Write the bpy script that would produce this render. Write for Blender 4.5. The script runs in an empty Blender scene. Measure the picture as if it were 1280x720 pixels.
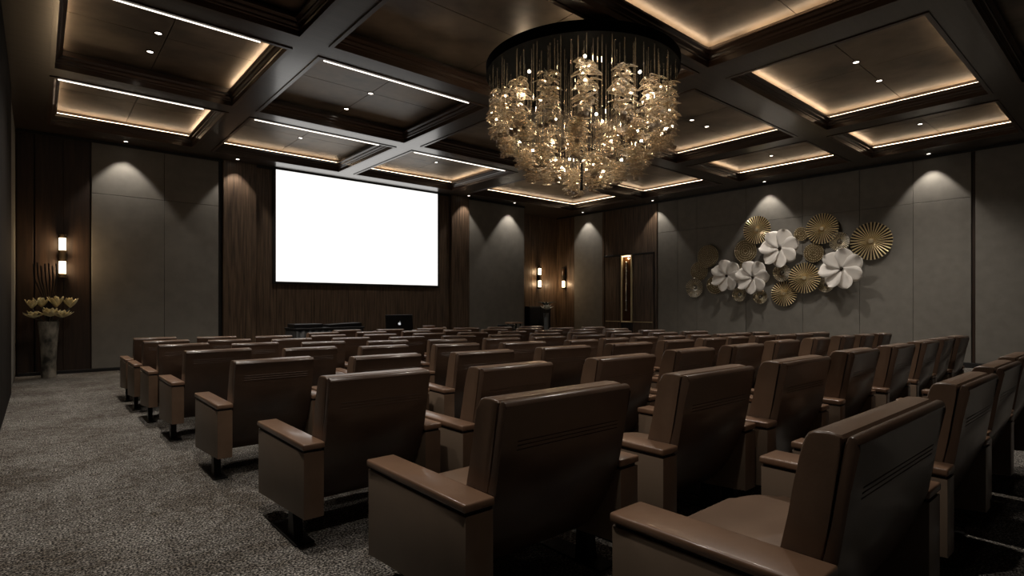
import bpy, bmesh, math, random
from mathutils import Vector, Matrix
random.seed(7)
C = bpy.context.scene.collection
S = bpy.context.scene
PI = math.pi

# ---------------------------------------------------------------- camera
TH = math.atan(593 / 693)
cam = bpy.data.objects.new('camera', bpy.data.cameras.new('camera'))
C.objects.link(cam)
cam.location = (0, 0, 1.25)
cam.rotation_euler = (PI / 2, 0, -TH)
cam.data.sensor_width = 36
cam.data.lens = 36 * 693 / 1280
cam.data.shift_y = 21 / 1280
cam.data.clip_start = 0.02
S.camera = cam

# ---------------------------------------------------------------- view and world
S.view_settings.view_transform = 'Standard'
S.view_settings.look = 'None'
S.view_settings.gamma = 1
S.view_settings.exposure = 0.3
S.view_settings.use_curve_mapping = False
w = bpy.data.worlds.new('world'); S.world = w; w.use_nodes = True
w.node_tree.nodes['Background'].inputs[0].default_value = (1, .85, .7, 1)
w.node_tree.nodes['Background'].inputs[1].default_value = 0.0

# light levels (tune here)
DOWN = 175.0         # coffer downlights, watts
WASH = 52.0         # wall washers
COVE = 12.0         # cove led emission
BARE = 2.4         # bare led line emission
SCREEN = .95        # lit projection screen
SCONCE = 6.0
CHAND = 1.2         # watts per chandelier bulb

# ---------------------------------------------------------------- helpers
def tag(o, label=None, cat=None, group=None, kind=None):
    if label: o['label'] = label
    if cat: o['category'] = cat
    if group: o['group'] = group
    if kind: o['kind'] = kind
    return o

def obj(name, bm, mat, parent=None, smooth=False, loc=None):
    me = bpy.data.meshes.new(name)
    bmesh.ops.recalc_face_normals(bm, faces=bm.faces)
    bm.to_mesh(me); bm.free()
    mats = mat if isinstance(mat, (list, tuple)) else [mat]
    for m in mats: me.materials.append(m)
    if smooth:
        me.polygons.foreach_set('use_smooth', [True] * len(me.polygons))
        try: me.set_sharp_from_angle(angle=math.radians(40))
        except Exception: pass
    o = bpy.data.objects.new(name, me); C.objects.link(o)
    if parent: o.parent = parent
    if loc: o.location = loc
    return o

def empty(name, loc=(0, 0, 0), rz=0, label=None, cat=None, group=None):
    o = bpy.data.objects.new(name, None); C.objects.link(o)
    o.location = loc; o.rotation_euler = (0, 0, rz); o.empty_display_size = .1
    return tag(o, label, cat, group)

def copy_tree(o, parent=None):
    c = o.copy(); C.objects.link(c)
    if parent: c.parent = parent
    for ch in list(o.children): copy_tree(ch, c)
    return c

def box(bm, x0, x1, y0, y1, z0, z1, bevel=0, seg=2, mi=0):
    vs = [bm.verts.new((x, y, z)) for x in (x0, x1) for y in (y0, y1) for z in (z0, z1)]
    q = [(0,1,3,2),(4,6,7,5),(0,4,5,1),(2,3,7,6),(0,2,6,4),(1,5,7,3)]
    fs = [bm.faces.new([vs[i] for i in f]) for f in q]
    for f in fs: f.material_index = mi
    if bevel:
        es = list({e for f in fs for e in f.edges})
        r = bmesh.ops.bevel(bm, geom=es, offset=bevel, segments=seg, affect='EDGES', profile=.5)
        for f in r['faces']: f.material_index = mi
    return fs

def prism_x(bm, prof, x0, x1, bevel=0, seg=2):
    """extrude a (y,z) outline along x"""
    a = [bm.verts.new((x0, y, z)) for y, z in prof]
    b = [bm.verts.new((x1, y, z)) for y, z in prof]
    n = len(prof)
    fs = [bm.faces.new(a), bm.faces.new(b[::-1])]
    for i in range(n):
        fs.append(bm.faces.new((a[i], b[i], b[(i+1) % n], a[(i+1) % n])))
    if bevel:
        ends = set(fs[0].edges) | set(fs[1].edges)
        bmesh.ops.bevel(bm, geom=list(ends), offset=bevel, segments=seg, affect='EDGES', profile=.5)

def tube(bm, pts, r, n=8, mi=0, cap=True):
    rings = []
    P = [Vector(p) for p in pts]
    rs = r if isinstance(r, (list, tuple)) else [r] * len(P)
    for i, p in enumerate(P):
        d = (P[min(i+1, len(P)-1)] - P[max(i-1, 0)]).normalized()
        u = d.cross(Vector((0, 0, 1)) if abs(d.z) < .9 else Vector((1, 0, 0))).normalized()
        v = d.cross(u)
        rings.append([bm.verts.new(p + (u*math.cos(2*PI*k/n) + v*math.sin(2*PI*k/n))*rs[i]) for k in range(n)])
    for a, b in zip(rings, rings[1:]):
        for k in range(n):
            f = bm.faces.new((a[k], a[(k+1) % n], b[(k+1) % n], b[k])); f.material_index = mi
    if cap:
        for rr in (rings[0][::-1], rings[-1]):
            f = bm.faces.new(rr); f.material_index = mi

def lathe(bm, prof, n=32, c=(0, 0, 0), close=True):
    rings = []
    for r, z in prof:
        rings.append([bm.verts.new((c[0]+r*math.cos(2*PI*k/n), c[1]+r*math.sin(2*PI*k/n), c[2]+z)) for k in range(n)])
    for a, b in zip(rings, rings[1:]):
        for k in range(n): bm.faces.new((a[k], a[(k+1) % n], b[(k+1) % n], b[k]))
    if close:
        if prof[0][0] > 1e-5: bm.faces.new(rings[0][::-1])
        if prof[-1][0] > 1e-5: bm.faces.new(rings[-1])

# ---------------------------------------------------------------- materials
def lin(c):
    c = c / 255
    return c / 12.92 if c <= .04045 else ((c + .055) / 1.055) ** 2.4
def rgb(r, g, b): return (lin(r), lin(g), lin(b), 1)

def mat(name, col, rough=.5, metal=0, coat=0, spec=.5, emit=None, es=0, nodes=None):
    m = bpy.data.materials.new(name); m.use_nodes = True
    nt = m.node_tree; p = nt.nodes['Principled BSDF']
    p.inputs['Base Color'].default_value = col
    p.inputs['Roughness'].default_value = rough
    p.inputs['Metallic'].default_value = metal
    p.inputs['Coat Weight'].default_value = coat
    p.inputs['Coat Roughness'].default_value = .15
    p.inputs['Specular IOR Level'].default_value = spec
    if emit:
        p.inputs['Emission Color'].default_value = emit
        p.inputs['Emission Strength'].default_value = es
    if nodes: nodes(nt, p)
    return m

def noise_col(c1, c2, scale=(1, 1, 1), ns=5, detail=4, bump=0, bscale=None, lo=.3, hi=.7, rough=None, dist=.01, rot=None):
    """base colour mixed from two colours by a stretched noise in object space"""
    def f(nt, p):
        N = nt.nodes; L = nt.links
        tc = N.new('ShaderNodeTexCoord'); mp = N.new('ShaderNodeMapping')
        mp.inputs['Scale'].default_value = scale
        L.new(tc.outputs['Object'], mp.inputs['Vector'])
        no = N.new('ShaderNodeTexNoise'); no.inputs['Scale'].default_value = ns
        no.inputs['Detail'].default_value = detail
        L.new(mp.outputs[0], no.inputs['Vector'])
        cr = N.new('ShaderNodeValToRGB')
        cr.color_ramp.elements[0].position = lo; cr.color_ramp.elements[0].color = c1
        cr.color_ramp.elements[1].position = hi; cr.color_ramp.elements[1].color = c2
        L.new(no.outputs['Fac'], cr.inputs[0]); L.new(cr.outputs[0], p.inputs['Base Color'])
        if bump:
            n2 = N.new('ShaderNodeTexNoise'); n2.inputs['Scale'].default_value = bscale or ns
            n2.inputs['Detail'].default_value = 3
            L.new(mp.outputs[0], n2.inputs['Vector'])
            b = N.new('ShaderNodeBump'); b.inputs['Strength'].default_value = bump; b.inputs['Distance'].default_value = dist
            L.new(n2.outputs['Fac'], b.inputs['Height']); L.new(b.outputs[0], p.inputs['Normal'])
        if rough:
            mr = N.new('ShaderNodeMapRange'); mr.inputs['To Min'].default_value = rough[0]; mr.inputs['To Max'].default_value = rough[1]
            L.new(no.outputs['Fac'], mr.inputs['Value']); L.new(mr.outputs[0], p.inputs['Roughness'])
    return f

M = {}
def carpet_nodes(nt, p):
    N = nt.nodes; L = nt.links
    tc = N.new('ShaderNodeTexCoord')
    a = N.new('ShaderNodeTexNoise'); a.inputs['Scale'].default_value = 90; a.inputs['Detail'].default_value = 3; a.inputs['Roughness'].default_value = .7
    b = N.new('ShaderNodeTexNoise'); b.inputs['Scale'].default_value = 1.6; b.inputs['Detail'].default_value = 5
    v = N.new('ShaderNodeTexNoise'); v.inputs['Scale'].default_value = 14; v.inputs['Detail'].default_value = 4
    for n in (a, b, v): L.new(tc.outputs['Object'], n.inputs['Vector'])
    cr = N.new('ShaderNodeValToRGB')
    e = cr.color_ramp.elements
    e[0].position = .39; e[0].color = rgb(18, 17, 16); e[1].position = .61; e[1].color = rgb(200, 194, 184)
    m_ = e.new(.5); m_.color = rgb(96, 93, 90)
    L.new(a.outputs['Fac'], cr.inputs[0])
    mx = N.new('ShaderNodeMix'); mx.data_type = 'RGBA'; mx.blend_type = 'MULTIPLY'; mx.inputs[0].default_value = .95
    c2 = N.new('ShaderNodeValToRGB'); c2.color_ramp.elements[0].position = .40; c2.color_ramp.elements[0].color = (.42, .38, .34, 1)
    c2.color_ramp.elements[1].position = .60; c2.color_ramp.elements[1].color = (1, 1, 1, 1)
    ad = N.new('ShaderNodeMath'); ad.operation = 'MULTIPLY_ADD'; ad.inputs[1].default_value = .5
    hv = N.new('ShaderNodeMath'); hv.operation = 'MULTIPLY'; hv.inputs[1].default_value = .5
    L.new(b.outputs['Fac'], hv.inputs[0]); L.new(v.outputs['Fac'], ad.inputs[0]); L.new(hv.outputs[0], ad.inputs[2])
    L.new(ad.outputs[0], c2.inputs[0])
    L.new(cr.outputs[0], mx.inputs[6]); L.new(c2.outputs[0], mx.inputs[7]); L.new(mx.outputs[2], p.inputs['Base Color'])
    bu = N.new('ShaderNodeBump'); bu.inputs['Strength'].default_value = .8; bu.inputs['Distance'].default_value = .01
    L.new(a.outputs['Fac'], bu.inputs['Height']); L.new(bu.outputs[0], p.inputs['Normal'])
M['carpet'] = mat('carpet', (0, 0, 0, 1), .95, spec=.1, nodes=carpet_nodes)
M['wood'] = mat('dark_walnut', (0, 0, 0, 1), .38, spec=.4, nodes=noise_col(rgb(58, 46, 37), rgb(110, 90, 72), (7, 7, .35), 4, 6, .15, 9, .32, .72))
M['beam_x'] = mat('dark_beam_wood', (0, 0, 0, 1), .34, coat=.7, nodes=noise_col(rgb(42, 34, 28), rgb(58, 48, 40), (.5, 6, 6), 3, 5, .1, 8, .3, .7))
M['mould'] = mat('moulding_wood', rgb(58, 41, 29), .3, coat=.3)
M['panel_wood'] = mat('dark_panel_wood', (0, 0, 0, 1), .5, nodes=noise_col(rgb(30, 20, 14), rgb(56, 39, 27), (6, 6, .4), 4, 5, .1, 9, .3, .7))
M['fabric'] = mat('grey_wall_fabric', (0, 0, 0, 1), .85, spec=.2, nodes=noise_col(rgb(116, 112, 105), rgb(126, 122, 114), (1, 1, 1), 5, 6, .3, 220, .3, .7, dist=.003))
M['dark_wood'] = mat('very_dark_wood', rgb(18, 13, 9), .8, spec=.1)
M['black'] = mat('matt_black', rgb(14, 12, 11), .6)
M['black_gloss'] = mat('gloss_black', rgb(12, 12, 13), .3)
M['ceil'] = mat('ceiling_panel', (0, 0, 0, 1), .42, metal=.25, nodes=noise_col(rgb(88, 78, 67), rgb(146, 132, 115), (1, 1, 1), 1.6, 10, .2, 10, .32, .68, rough=(.35, .55)))
M['leather'] = mat('brown_leather', (0, 0, 0, 1), .38, spec=.5, coat=.2, nodes=noise_col(rgb(98, 77, 61), rgb(126, 101, 81), (1, 1, 1), 3, 5, .12, 120, .3, .7, dist=.003, rough=(.3, .45)))
M['shell'] = mat('brown_back_leather', (0, 0, 0, 1), .33, spec=.5, coat=.3, nodes=noise_col(rgb(68, 52, 41), rgb(90, 70, 56), (1, 1, 1), 3, 5, .1, 120, .3, .7, dist=.003, rough=(.28, .42)))
M['cap'] = mat('arm_leather', (0, 0, 0, 1), .34, coat=.3, nodes=noise_col(rgb(118, 90, 70), rgb(136, 106, 84), (1, 1, 1), 4, 5, .08, 120, .3, .7, dist=.003))
M['side'] = mat('taupe_side_panel', (0, 0, 0, 1), .5, nodes=noise_col(rgb(122, 105, 88), rgb(134, 115, 97), (1, 1, 1), 3, 4, .05, 200, .3, .7, dist=.002))
M['steel'] = mat('black_steel', rgb(22, 20, 19), .45, metal=.6)
M['screen'] = mat('lit_screen', (0, 0, 0, 1), .8, emit=(1, .975, .935, 1), es=SCREEN)
M['led_warm'] = mat('warm_led', (0, 0, 0, 1), .8, emit=(1, .74, .49, 1), es=COVE)
M['led_white'] = mat('white_led', (0, 0, 0, 1), .8, emit=(1, .90, .78, 1), es=BARE)
M['lens'] = mat('downlight_lens', (0, 0, 0, 1), .8, emit=(1, .88, .74, 1), es=6)
M['bulb'] = mat('chandelier_bulb', (0, 0, 0, 1), .8, emit=(1, .86, .64, 1), es=50)
M['opal'] = mat('opal_glass', (0, 0, 0, 1), .8, emit=(1, .74, .44, 1), es=SCONCE)
M['gold'] = mat('brass', rgb(232, 212, 168), .36, metal=.45)
M['gold_old'] = mat('aged_brass', (0, 0, 0, 1), .38, metal=.3, nodes=noise_col(rgb(150, 134, 100), rgb(226, 210, 174), (1, 1, 1), 22, 6, 0, None, .3, .7))
M['gold_dark'] = mat('dark_brass', rgb(46, 36, 22), .6, metal=.4)
M['bronze'] = mat('bronze', rgb(104, 88, 58), .5, metal=.3)
M['silver'] = mat('antique_silver', (0, 0, 0, 1), .25, metal=.9, nodes=noise_col(rgb(110, 102, 88), rgb(205, 198, 184), (1, 1, 1), 30, 5, .3, 40, .3, .7))
M['porcelain'] = mat('white_petal', rgb(236, 230, 222), .45)
M['cream'] = mat('cream_petal', (0, 0, 0, 1), .55, nodes=noise_col(rgb(214, 192, 130), rgb(240, 230, 190), (1, 1, 1), 10, 3))
M['grey_petal'] = mat('pale_petal', rgb(226, 224, 214), .5)
M['vase'] = mat('mottled_vase', (0, 0, 0, 1), .35, nodes=noise_col(rgb(48, 46, 41), rgb(150, 143, 130), (1, 1, .6), 7, 6, .1, 10, .38, .62))
M['vase_grey'] = mat('grey_vase', rgb(120, 124, 126), .35)
M['dark_leaf'] = mat('dark_leaf', rgb(84, 92, 88), .35)
M['logo'] = mat('lit_logo', (0, 0, 0, 1), .5, emit=(.8, .8, .8, 1), es=.6)
M['smoke_glass'] = mat('amber_back_glass', rgb(70, 42, 18), .12, spec=.8)

def glass_mat(name, tint, transp, gl, rough):
    m = bpy.data.materials.new(name); m.use_nodes = True
    nt = m.node_tree; N = nt.nodes; L = nt.links
    N.remove(N['Principled BSDF'])
    tr = N.new('ShaderNodeBsdfTransparent'); tr.inputs[0].default_value = tint
    g = N.new('ShaderNodeBsdfGlossy'); g.inputs['Roughness'].default_value = rough; g.inputs[0].default_value = (1, .9, .76, 1)
    tl = N.new('ShaderNodeBsdfTranslucent'); tl.inputs[0].default_value = (.62, .56, .47, 1)
    lw = N.new('ShaderNodeLayerWeight'); lw.inputs[0].default_value = gl
    m1 = N.new('ShaderNodeMixShader'); m1.inputs[0].default_value = transp
    m2 = N.new('ShaderNodeMixShader')
    L.new(tl.outputs[0], m1.inputs[1]); L.new(tr.outputs[0], m1.inputs[2])
    L.new(lw.outputs['Facing'], m2.inputs[0]); L.new(m1.outputs[0], m2.inputs[1]); L.new(g.outputs[0], m2.inputs[2])
    L.new(m2.outputs[0], N['Material Output'].inputs[0])
    return m
M['rim_glass'] = mat('bright_glass_rim', rgb(214, 200, 178), .2, metal=.3, spec=.8)
M['crystal'] = mat('crystal', rgb(190, 178, 160), .1, metal=.4, spec=.9)
M['petal_glass'] = glass_mat('blown_glass_petal', (.92, .88, .82, 1), .66, .5, .12)
M['rod_glass'] = glass_mat('glass_rod', (.95, .91, .85, 1), .88, .4, .1)
M['void'] = mat('dark_canopy', rgb(9, 8, 7), .9, spec=.05)

def spot(name, loc, energy, size, blend=.9, col=(1, .92, .83), rot=(0, 0, 0), radius=.04, parent=None):
    l = bpy.data.lights.new(name, 'SPOT'); l.energy = energy; l.spot_size = math.radians(size); l.spot_blend = blend
    l.color = col; l.shadow_soft_size = radius
    o = bpy.data.objects.new(name, l); C.objects.link(o); o.location = loc; o.rotation_euler = rot
    if parent: o.parent = parent
    return o
def point(name, loc, energy, col=(1, .82, .60), radius=.03, parent=None):
    l = bpy.data.lights.new(name, 'POINT'); l.energy = energy; l.color = col; l.shadow_soft_size = radius
    o = bpy.data.objects.new(name, l); C.objects.link(o); o.location = loc
    if parent: o.parent = parent
    return o
# ================================================================= THE SETTING
XL, XR, YF, YB, YA = -.30, 14.05, 12.95, -3.0, 13.965
ZB, ZP, ZC = 4.32, 4.57, 4.9          # beam underside, coffer panel, top of the void
XA = 11.55                             # alcove starts here on the front wall

def structure(name, bm, m, parent=None, smooth=False):
    o = obj(name, bm, m, parent, smooth)
    o['kind'] = 'structure'
    return o

bm = bmesh.new(); box(bm, XL-.2, XR+.2, YB-.2, YA+.2, -.1, 0)
floor = structure('floor', bm, M['carpet'])

# ---- front wall (with the screen) : base, then its cladding
bm = bmesh.new()
box(bm, XL-.2, XA, YF, YF+.15, 0, ZC)
box(bm, XA-.15, XA, YF, YA+.15, 0, ZC)
box(bm, XA, XR+.2, YA, YA+.15, 0, ZC)
wall_front = structure('wall_front', bm, M['panel_wood'])
def part(name, bm, m, parent, smooth=False): return obj(name, bm, m, parent, smooth)

def fabric_panel(x0, x1, seams, zs, z0=.06, z1=ZB, parent=None):
    bm = bmesh.new(); xs = [x0] + seams + [x1]; z = [z0] + zs + [z1]
    for a, b in zip(xs, xs[1:]):
        for c, d in zip(z, z[1:]):
            box(bm, a+.003, b-.003, YF-.045, YF-.002, c+.003, d-.003, .004, 1)
    return part('fabric_panel', bm, M['fabric'], parent)
fabric_panel(.76, 2.9, [1.92], [3.33], parent=wall_front)
fabric_panel(9.40, XA, [], [], parent=wall_front)
def planks(x0, x1, n, y0, y1, z0, z1, m, parent, name='wood_panel'):
    bm = bmesh.new()
    for i in range(n):
        a = x0 + (x1-x0)*i/n; b = x0 + (x1-x0)*(i+1)/n
        box(bm, a+.002, b-.002, y0, y1, z0, z1, .003, 1)
    return part(name, bm, m, parent)
planks(XL+.02, -.055, 1, YF-.03, YF-.002, 0, ZB, M['panel_wood'], wall_front)
planks(-.035, .74, 2, YF-.03, YF-.002, 0, ZB, M['panel_wood'], wall_front)
planks(2.98, 3.64, 1, YF-.10, YF-.002, 0, ZB, M['wood'], wall_front, 'pilaster')
planks(8.78, 9.39, 1, YF-.10, YF-.002, 0, ZB, M['wood'], wall_front, 'pilaster')
planks(3.66, 8.76, 12, YF-.02, YF-.002, 0, ZB, M['wood'], wall_front)
planks(XA+.02, XR-.02, 4, YA-.03, YA-.002, 0, ZB, M['wood'], wall_front)
bm = bmesh.new(); box(bm, 2.915, 2.965, YF-.02, YF-.002, 0, ZB); box(bm, -.052, -.038, YF-.015, YF-.002, 0, ZB)
part('reveal', bm, M['black'], wall_front)

# ---- right wall
bm = bmesh.new(); box(bm, XR, XR+.15, YB-.2, YA+.15, 0, ZC)
wall_right = structure('wall_right', bm, M['panel_wood'])
def fabric_right(y0, y1, seams, zs):
    bm = bmesh.new(); ys = [y0] + seams + [y1]; z = [.1] + zs + [ZB]
    for a, b in zip(ys, ys[1:]):
        for c, d in zip(z, z[1:]):
            box(bm, XR-.045, XR-.002, a+.003, b-.003, c+.003, d-.003, .004, 1)
    return part('fabric_panel', bm, M['fabric'], wall_right)
fabric_right(11.83, 13.08, [], [])
fabric_right(2.42, 9.70, [3.38, 4.38, 5.6, 7.0, 8.42, 9.03], [3.38])
fabric_right(-2.9, 2.36, [-1.2, .4], [])
bm = bmesh.new()
for a, b in ((13.10, 13.5), (13.502, 13.94)): box(bm, XR-.03, XR-.002, a, b-.004, 0, ZB, .003, 1)
part('wood_panel', bm, M['wood'], wall_right)
bm = bmesh.new()
for a, b in ((9.80, 10.2), (10.2, 11.02), (11.02, 11.74)):
    box(bm, XR-.045, XR-.002, a+.002, b-.002, 2.83, ZB, .003, 1)
box(bm, XR-.06, XR-.002, 9.72, 9.80, 0, ZB, .003, 1); box(bm, XR-.06, XR-.002, 11.74, 11.82, 0, ZB, .003, 1)
part('wood_panel', bm, M['wood'], wall_right)

# ---- left wall: smooth grey panel towards the screen, dark wood this side of it
bm = bmesh.new(); box(bm, XL-.15, XL, YB-.2, YF+.15, 0, ZC)
wall_left = structure('wall_left', bm, M['panel_wood'])
bm = bmesh.new(); box(bm, XL+.001, XL+.008, 10.5, YF-.12, .05, ZB-.1, .002, 1); part('fabric_panel', bm, M['fabric'], wall_left)
bm = bmesh.new()
for i in range(9): box(bm, XL+.001, XL+.02, -2.9+i*1.5, -1.41+i*1.5 if i < 8 else 10.48, 0, ZB, .003, 1)
part('wood_panel', bm, M['dark_wood'], wall_left)
bm = bmesh.new(); box(bm, XL-.2, XR+.2, YB-.15, YB, 0, ZC)
wall_back = structure('wall_rear', bm, M['panel_wood'])

def skirting(name, boxes):
    bm = bmesh.new()
    for b in boxes: box(bm, *b, .004, 1)
    structure(name, bm, M['black'])
skirting('baseboard_front', [(XL+.03, 2.96, YF-.055, YF-.046, 0, .06), (9.41, XA-.01, YF-.056, YF-.047, 0, .06), (XA+.01, XR-.05, YA-.045, YA-.032, 0, .09)])
skirting('baseboard_right', [(XR-.06, XR-.046, -2.9, 9.70, 0, .10), (XR-.06, XR-.046, 11.83, 13.92, 0, .10)])

# ---- the double door in the right wall, a brass framed glazed strip where the leaves meet
bm = bmesh.new(); box(bm, XR-.04, XR-.002, 9.82, 11.72, .01, 2.80)
door = structure('door_1', bm, M['black'])
for a, b in ((9.84, 10.60), (11.06, 11.70)):
    bm = bmesh.new(); box(bm, XR-.065, XR-.041, a, b, .02, 2.78, .006, 1)
    box(bm, XR-.075, XR-.064, a+.06, b-.06, .12, .70, .004, 1); box(bm, XR-.073, XR-.064, a+.06, b-.06, .74, 2.70, .004, 1)
    part('door_leaf', bm, M['wood'], door)
    bm = bmesh.new(); box(bm, XR-.082, XR-.074, a+.03, b-.03, .715, .735); part('brass_line', bm, M['gold'], door)
bm = bmesh.new()
for y in (10.62, 11.00): box(bm, XR-.10, XR-.041, y, y+.035, .70, 2.82, .004, 1)
box(bm, XR-.10, XR-.041, 10.655, 11.0, .70, .74, .004, 1); box(bm, XR-.10, XR-.041, 10.655, 11.0, 2.775, 2.82, .004, 1)
fr = part('brass_frame', bm, M['gold'], door)
bm = bmesh.new(); box(bm, XR-.05, XR-.042, 10.66, 11.0, .74, 2.77); part('amber_glass', bm, M['smoke_glass'], door)
bm = bmesh.new(); box(bm, XR-.095, XR-.055, 10.67, 10.99, 2.755, 2.772); part('lamp_strip', bm, M['led_white'], door)
bm = bmesh.new()
tube(bm, [(XR-.085, 10.83, 1.05), (XR-.085, 10.83, 2.60)], .022, 12)
for z in (1.08, 1.35, 1.9, 2.3, 2.57): bmesh.ops.create_uvsphere(bm, u_segments=12, v_segments=8, radius=.036, matrix=Matrix.Translation((XR-.085, 10.83, z)))
part('streak_bar', bm, M['silver'], door, True)  # silver bar added to stand in for a bright reflected streak
point('door_strip_light', (XR-.13, 10.83, 2.70), 2.2, (1, .8, .55), .03, door)
bm = bmesh.new(); box(bm, XR-.12, XR-.046, 9.81, 11.73, 2.80, 2.83, .004, 1)
structure('trim_1', bm, M['black'])

# ---- ceiling: the lattice of beams is one slab with a rectangular well for every coffer
# (x0, x1, y0, y1, glowing sides, bare led line on the near edge)
COFFERS = [
    (.15, 2.29, 9.69, 12.22, 'WEN', 1), (2.66, 5.28, 9.69, 12.30, 'N', 1), (5.67, 8.42, 9.69, 12.3, 'NE', 1), (9.05, 13.22, 9.97, 12.4, 'NE', 0),
    (.15, 2.29, 6.78, 9.30, 'WE', 1), (2.66, 5.28, 6.78, 9.30, '', 1), (5.67, 8.42, 7.20, 9.30, '', 0), (9.05, 13.22, 7.26, 9.65, 'NE', 0),
    (.15, 2.29, 3.99, 6.40, '', 0), (2.66, 6.62, 3.99, 6.40, '', 0), (7.11, 10.50, 4.32, 6.80, 'EN', 0), (10.95, 13.22, 4.32, 6.80, 'NES', 0),
    (.15, 2.29, 1.60, 3.60, '', 0), (2.66, 6.58, 1.60, 3.80, 'NE', 0), (7.11, 10.50, 1.60, 3.80, 'NES', 0), (10.95, 13.22, 1.60, 3.92, 'NES', 0),
    (.15, 2.29, -1.6, 1.2, '', 0), (2.66, 6.58, -1.6, 1.2, '', 0), (7.11, 10.3, -1.6, 1.25, '', 0), (10.95, 13.22, -1.6, 1.25, '', 0),
]
xs = sorted({XL-.2, XR+.2} | {c[0] for c in COFFERS} | {c[1] for c in COFFERS})
ys = sorted({YB-.2, YA+.2} | {c[2] for c in COFFERS} | {c[3] for c in COFFERS})
bm = bmesh.new(); cache = {}
def cv(x, y, z):
    k = (round(x, 4), round(y, 4), z)
    if k not in cache: cache[k] = bm.verts.new((x, y, z))
    return cache[k]
for xa, xb in zip(xs, xs[1:]):
    for ya, yb in zip(ys, ys[1:]):
        cx, cy = (xa+xb)/2, (ya+yb)/2
        if any(c[0] < cx < c[1] and c[2] < cy < c[3] for c in COFFERS): continue
        bm.faces.new((cv(xa, ya, ZB), cv(xb, ya, ZB), cv(xb, yb, ZB), cv(xa, yb, ZB)))
        bm.faces.new((cv(xa, ya, ZC), cv(xb, ya, ZC), cv(xb, yb, ZC), cv(xa, yb, ZC)))
for c in COFFERS:
    for (xa, ya), (xb, yb) in (((c[0], c[2]), (c[1], c[2])), ((c[1], c[2]), (c[1], c[3])), ((c[1], c[3]), (c[0], c[3])), ((c[0], c[3]), (c[0], c[2]))):
        v = [bm.verts.new(q) for q in ((xa, ya, ZB), (xb, yb, ZB), (xb, yb, ZC), (xa, ya, ZC))]
        bm.faces.new(v)
box(bm, XL-.2, XR+.2, YB-.2, YA+.2, ZC, ZC+.05)
ceiling = structure('ceiling', bm, M['beam_x'])

PROF = [(0, ZB-.012), (.018, ZB-.012), (.018, ZB+.055), (.03, ZB+.065), (.03, ZB+.085), (.05, ZB+.105), (.062, ZB+.108), (.062, ZB+.13), (.085, ZB+.145), (.095, ZB+.15), (.095, ZB+.175), (.08, ZB+.175), (.08, ZB+.16), (.0, ZB+.16)]
PH = [(0, ZB-.012)]
tn = 2
for (x0, x1, y0, y1, glow, bare) in COFFERS:
    bm = bmesh.new(); rings = []
    for i, z in PROF:
        rings.append([bm.verts.new(p) for p in ((x0+i, y0+i, z), (x1-i, y0+i, z), (x1-i, y1-i, z), (x0+i, y1-i, z))])
    # a flat bead on the underside around the well
    rings.insert(0, [bm.verts.new(p) for p in ((x0-.03, y0-.03, ZB-.012), (x1+.03, y0-.03, ZB-.012), (x1+.03, y1+.03, ZB-.012), (x0-.03, y1+.03, ZB-.012))])
    rings.insert(0, [bm.verts.new(p) for p in ((x0-.03, y0-.03, ZB), (x1+.03, y0-.03, ZB), (x1+.03, y1+.03, ZB), (x0-.03, y1+.03, ZB))])
    for a, b in zip(rings, rings[1:]):
        for k in range(4): bm.faces.new((a[k], a[(k+1) % 4], b[(k+1) % 4], b[k]))
    t = structure('trim_%d' % tn, bm, M['mould']); tn += 1
    bm = bmesh.new(); mx, my = (x0+x1)/2, (y0+y1)/2; g = .005
    for a, b in ((x0+.002, mx-g), (mx+g, x1-.002)):
        for c, d in ((y0+.002, my-g), (my+g, y1-.002)): box(bm, a, b, c, d, ZP, ZP+.02)
    part('ceiling_panel', bm, M['ceil'], t)
    if glow:
        bm = bmesh.new(); z = ZB+.184
        i, o_ = .055, .025
        if 'W' in glow: box(bm, x0+o_, x0+i, y0+.06, y1-.06, z, z+.006)
        if 'E' in glow: box(bm, x1-i, x1-o_, y0+.06, y1-.06, z, z+.006)
        if 'N' in glow: box(bm, x0+.06, x1-.06, y1-i, y1-o_, z, z+.006)
        if 'S' in glow: box(bm, x0+.06, x1-.06, y0+o_, y0+i, z, z+.006)
        part('led_strip', bm, M['led_warm'], t)
LINES = [(0, 'white LED line in the ceiling coffer at the far left, above the grey wall panel'),
         (1, 'white LED line in the ceiling coffer directly above the left half of the projection screen'),
         (2, 'white LED line in the ceiling coffer above the right end of the projection screen'),
         (4, 'white LED line in the large left ceiling coffer that has two bright downlights'),
         (5, 'longest white LED line, in the grey ceiling coffer just left of the chandelier')]
for k, lab in LINES:
    x0, x1, y0, y1 = COFFERS[k][:4]
    bm = bmesh.new(); box(bm, x0+.06, x1-.32, y0+.019, y0+.031, ZB-.022, ZB+.006, .003, 1)
    tag(obj('led_line', bm, M['led_white']), lab, 'LED light', 'bare LED lines in the ceiling')

# crown moulding where the walls meet the ceiling
tn_c = tn
bm = bmesh.new()
box(bm, XL+.02, XA, YF-.07, YF-.046, ZB-.05, ZB-.001); structure('trim_%d' % tn, bm, M['black']); tn += 1
bm = bmesh.new()
box(bm, XR-.07, XR-.046, YB, 13.9, ZB-.05, ZB-.001); structure('trim_%d' % tn, bm, M['black'])

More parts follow.
